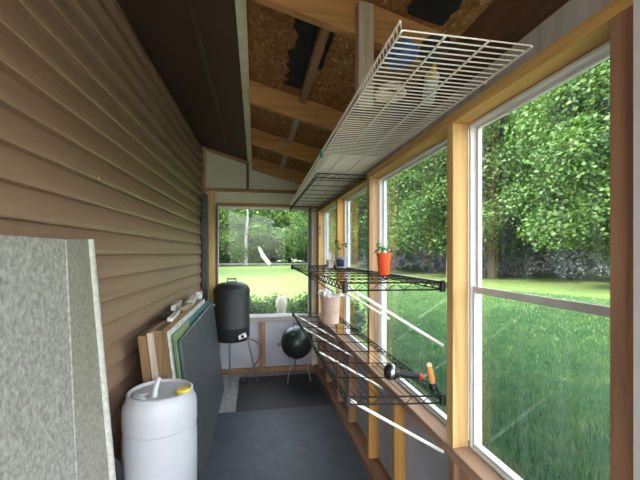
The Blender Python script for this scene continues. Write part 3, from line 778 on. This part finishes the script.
for lab, src, x, y, r, s in (
    ('broad tree seen at the near edge of the nearest window', A, 17.6, 4.6, 2.2, 1.08),
    ('tree standing right of the bare dark trunk', A, 15.0, 20.5, 3.9, 1.0),
    ('tree seen through the third side window', B, 9.0, 26.5, 1.1, 1.0),
    ('tree seen through the last side window', A, 8.5, 35.0, 4.5, 1.1),
    ('tall tree rising behind the nearest window tree', B, 21.0, 14.0, 2.7, 1.3),
    ('tall tree behind the trees of the second window', B, 20.0, 25.0, 5.1, 1.35),
    ('tall tree far behind the third side window', A, 15.0, 34.0, .9, 1.35)):
    copy_tree(src, lab, (x, y, -.2), r, s)
D.location = (-9.5, 56, -.2); Cc.location = (5.0, 52, -.2)
for lab, src, x, y, r, s in (
    ('dark tree left of the pale trunk behind the lawn', D, -3.5, 60, 1.0, 1.1),
    ('dark tree in the middle behind the sunny lawn', D, 3.0, 62, 2.0, 1.15),
    ('light green tree right of the sunny lawn', Cc, 11.0, 50, 1.9, 1.0),
    ('dark tree on the right behind the sunny lawn', D, 12.0, 62, 4.0, 1.1),
    ('light green tree at the far right of the sunny lawn', Cc, 18.0, 47, 3.0, 1.05),
    ('dark tree far right behind the sunny lawn', D, 22.0, 56, 5.0, 1.1),
    ('dark tree standing deep behind the shrubs, at the near edge of the nearest window', D, 33.0, 6.0, .4, 1.0),
    ('dark tree standing deep behind the shrubs, in the middle of the nearest window', D, 31.5, 17.0, 1.4, 1.0),
    ('dark tree standing deep behind the shrubs of the second window', D, 28.0, 28.0, 2.4, 1.0),
    ('dark tree standing deep behind the shrubs of the third window', D, 23.0, 39.0, 3.4, 1.0),
    ('dark tree beyond the left of the lawn, nearest to the house', D, -15.0, 29, 2.2, 1.0),
    ('dark tree beyond the left of the lawn, second from the house', D, -14.0, 43, .7, 1.0),
    ('dark tree beyond the left of the lawn, standing furthest aside', D, -26.0, 22, 3.3, 1.0),
    ('pale green tree left of the standing pale trunk', Cc, -2.5, 49, .3, .85),
    ('light green tree at the left edge of the far window', Cc, -10.0, 47, 1.3, .9)):
    copy_tree(src, lab, (x, y, -.2), r, s)
# understory shrubs under the trees
def make_shrub(label, mat, r, h, seed, count, size, group):
    rn = random.Random(seed); t = thing('shrub', label, 'shrub', (0,0,0), group); mb = MB(); cl = []
    for k in range(9):
        a = 2.4*k; rr = r*.6*math.sqrt((k+.5)/9); z = h*rn.uniform(.3,.7)
        cl.append((rr*math.cos(a), rr*math.sin(a), z, r*.42, r*.42, h*.36))
        mb.tube([(0,0,-.05),(rr*.4*math.cos(a),rr*.4*math.sin(a),z*.5),(rr*math.cos(a),rr*math.sin(a),z)], [.03*h,.02*h,.008*h], 5)
    mb.build('stems', 'bark', t); leaf_cloud('leaves', mat, t, cl, count, size, seed); return t
S = make_shrub('shrub under the trees, leaves tinted grey-green for haze, at the near edge of the nearest window', 'leaf_g', 2.2, 2.3, 21, 5000, .16, 'shrubs under the trees')
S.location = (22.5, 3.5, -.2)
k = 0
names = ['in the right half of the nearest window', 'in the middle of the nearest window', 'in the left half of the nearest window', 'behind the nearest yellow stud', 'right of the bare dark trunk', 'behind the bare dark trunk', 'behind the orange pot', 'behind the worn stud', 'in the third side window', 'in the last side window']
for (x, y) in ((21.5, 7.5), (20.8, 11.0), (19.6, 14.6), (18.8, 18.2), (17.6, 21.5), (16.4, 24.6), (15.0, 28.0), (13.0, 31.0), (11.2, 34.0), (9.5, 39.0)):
    copy_tree(S, 'shrub under the trees, leaves tinted grey-green for haze, '+names[k], (x, y, -.2), k*1.3, 1.0+.1*(k % 3)); k += 1
S2 = make_shrub('low green bush outside the far window, left of the pale stone', 'leafy', .50, .80, 22, 5200, .05, 'bushes below the far window')
S2.location = (-.15, 6.3, -.2)
k = 0
for lab, x, y, s in (('low green bush outside the far window, right of the pale stone', .95, 6.5, 1.0), ('low green bush outside the far window, behind the cooker', -.75, 6.6, 1.0), ('low green bush outside beyond the far corner', 1.75, 6.7, 1.0),
    ('low green bush outside the far window, straight behind the pale stone', .42, 7.2, .95), ('low green bush outside behind the cooker lid', -.50, 7.5, .95), ('low green bush outside behind the two right bushes', 1.40, 7.4, .95)):
    copy_tree(S2, lab, (x, y, -.2), 1.1+k, s); k += 1
tag(MB().lathe([(0,0),(.10,0),(.11,.05),(.085,.45),(.075,.70),(.095,.74),(.09,.84),(.05,.90),(0,.91)], (.42, 5.75, -.2), 20).build('garden_stone', 'stone'), 'pale upright stone among the low bushes below the far window', 'stone')
# pale trunks behind the lawn
tag(MB().tube([(-1.1,46,-.3),(-1.15,46.2,3),(-.9,46,6.5),(-1.2,46,9)], [.24,.2,.16,.08], 10).build('bare_tree', 'palebark'), 'pale bare trunk standing behind the sunny lawn', 'trunk')
tag(MB().tube([(.5,45,2.1),(1.0,44.6,1.0),(1.9,44,-.15)], [.16,.30,.24], 10).build('leaning_log', 'palebark'), 'pale broken log leaning beside the standing pale trunk', 'log')
# grass blades on the near lawn
def grass(name, label, count, seed, gen, hgt):
    r = np.random.default_rng(seed)
    x, y = gen(r, count); a = r.random(count)*2*PI; h = hgt*(.6+.8*r.random(count)); w = hgt*.16*(.7+.6*r.random(count))
    lx, ly = np.cos(a+1.3)*h*.5*r.random(count), np.sin(a+1.3)*h*.5*r.random(count)
    v = np.empty((count,3,3))
    v[:,0] = np.stack([x-np.cos(a)*w, y-np.sin(a)*w, np.full(count,-.2)],1)
    v[:,1] = np.stack([x+np.cos(a)*w, y+np.sin(a)*w, np.full(count,-.2)],1)
    v[:,2] = np.stack([x+lx, y+ly, -.2+h],1)
    me = bpy.data.meshes.new(name); me.vertices.add(count*3); me.vertices.foreach_set('co', v.reshape(-1))
    me.loops.add(count*3); me.loops.foreach_set('vertex_index', np.arange(count*3, dtype=np.int32))
    me.polygons.add(count); me.polygons.foreach_set('loop_start', (np.arange(count)*3).astype(np.int32))
    me.update(calc_edges=True); me.materials.append(M['grass'])
    o = bpy.data.objects.new(name, me); COL.objects.link(o); tag(o, label, 'grass', kind='stuff'); return o
def gen_side(r, n):
    t = r.random(n)**1.6; d = 1.2+12.5*t; ang = r.uniform(.02, 1.25, n)
    return .9+d*np.cos(ang)*.95, .4+d*np.sin(ang)*1.35
grass('lawn_grass', 'short green grass of the lawn outside the side windows', 120000, 31, gen_side, .075)

# ------------------------------------------------------------------ light
w = bpy.data.worlds.new('World'); sc.world = w; w.use_nodes = True
nt = w.node_tree; nt.nodes.clear()
sky = nt.nodes.new('ShaderNodeTexSky'); sky.sky_type = 'NISHITA'; sky.sun_disc = False
SUN_EL = math.radians(27); SUN_DIR = Vector((-.97, -.24, 0)).normalized()
sky.sun_elevation = math.radians(40); sky.sun_rotation = math.atan2(SUN_DIR.x, SUN_DIR.y); sky.dust_density = 2.0; sky.air_density = 1.0
bg = nt.nodes.new('ShaderNodeBackground'); bg.inputs[1].default_value = .55
ow = nt.nodes.new('ShaderNodeOutputWorld')
hs = nt.nodes.new('ShaderNodeHueSaturation'); hs.inputs['Saturation'].default_value = .32
nt.links.new(sky.outputs[0], hs.inputs['Color']); nt.links.new(hs.outputs[0], bg.inputs[0]); nt.links.new(bg.outputs[0], ow.inputs[0])
sl = bpy.data.lights.new('sun', 'SUN'); sl.energy = 3.3; sl.angle = math.radians(.6); sl.color = (1, .90, .68)
so = bpy.data.objects.new('sun', sl); COL.objects.link(so); so.location = (-10, -6, 15)
dirv = Vector((SUN_DIR.x*math.cos(SUN_EL), SUN_DIR.y*math.cos(SUN_EL), math.sin(SUN_EL)))
so.rotation_euler = dirv.to_track_quat('Z', 'Y').to_euler()

# ------------------------------------------------------------------ camera
F = 355.; VX, VY = 255., 253.
th = math.atan((320-VX)/F)
cam = bpy.data.cameras.new('camera'); co = bpy.data.objects.new('camera', cam); COL.objects.link(co)
cam.sensor_fit = 'HORIZONTAL'; cam.sensor_width = 36; cam.lens = F*36/640
cam.shift_y = (VY-240)/640
cam.clip_start = .02; cam.clip_end = 500
co.location = (0, 0, 1.4); co.rotation_euler = (PI/2, 0, -th)
sc.camera = co
vs_ = sc.view_settings
sc.display_settings.display_device = 'sRGB'
vs_.view_transform = 'Standard'; vs_.look = 'None'; vs_.gamma = 1; vs_.use_curve_mapping = False
vs_.exposure = 1.95
cy_ = sc.cycles
cy_.use_denoising = True
cy_.max_bounces = 10; cy_.diffuse_bounces = 6; cy_.transparent_max_bounces = 24
cy_.sample_clamp_indirect = 8
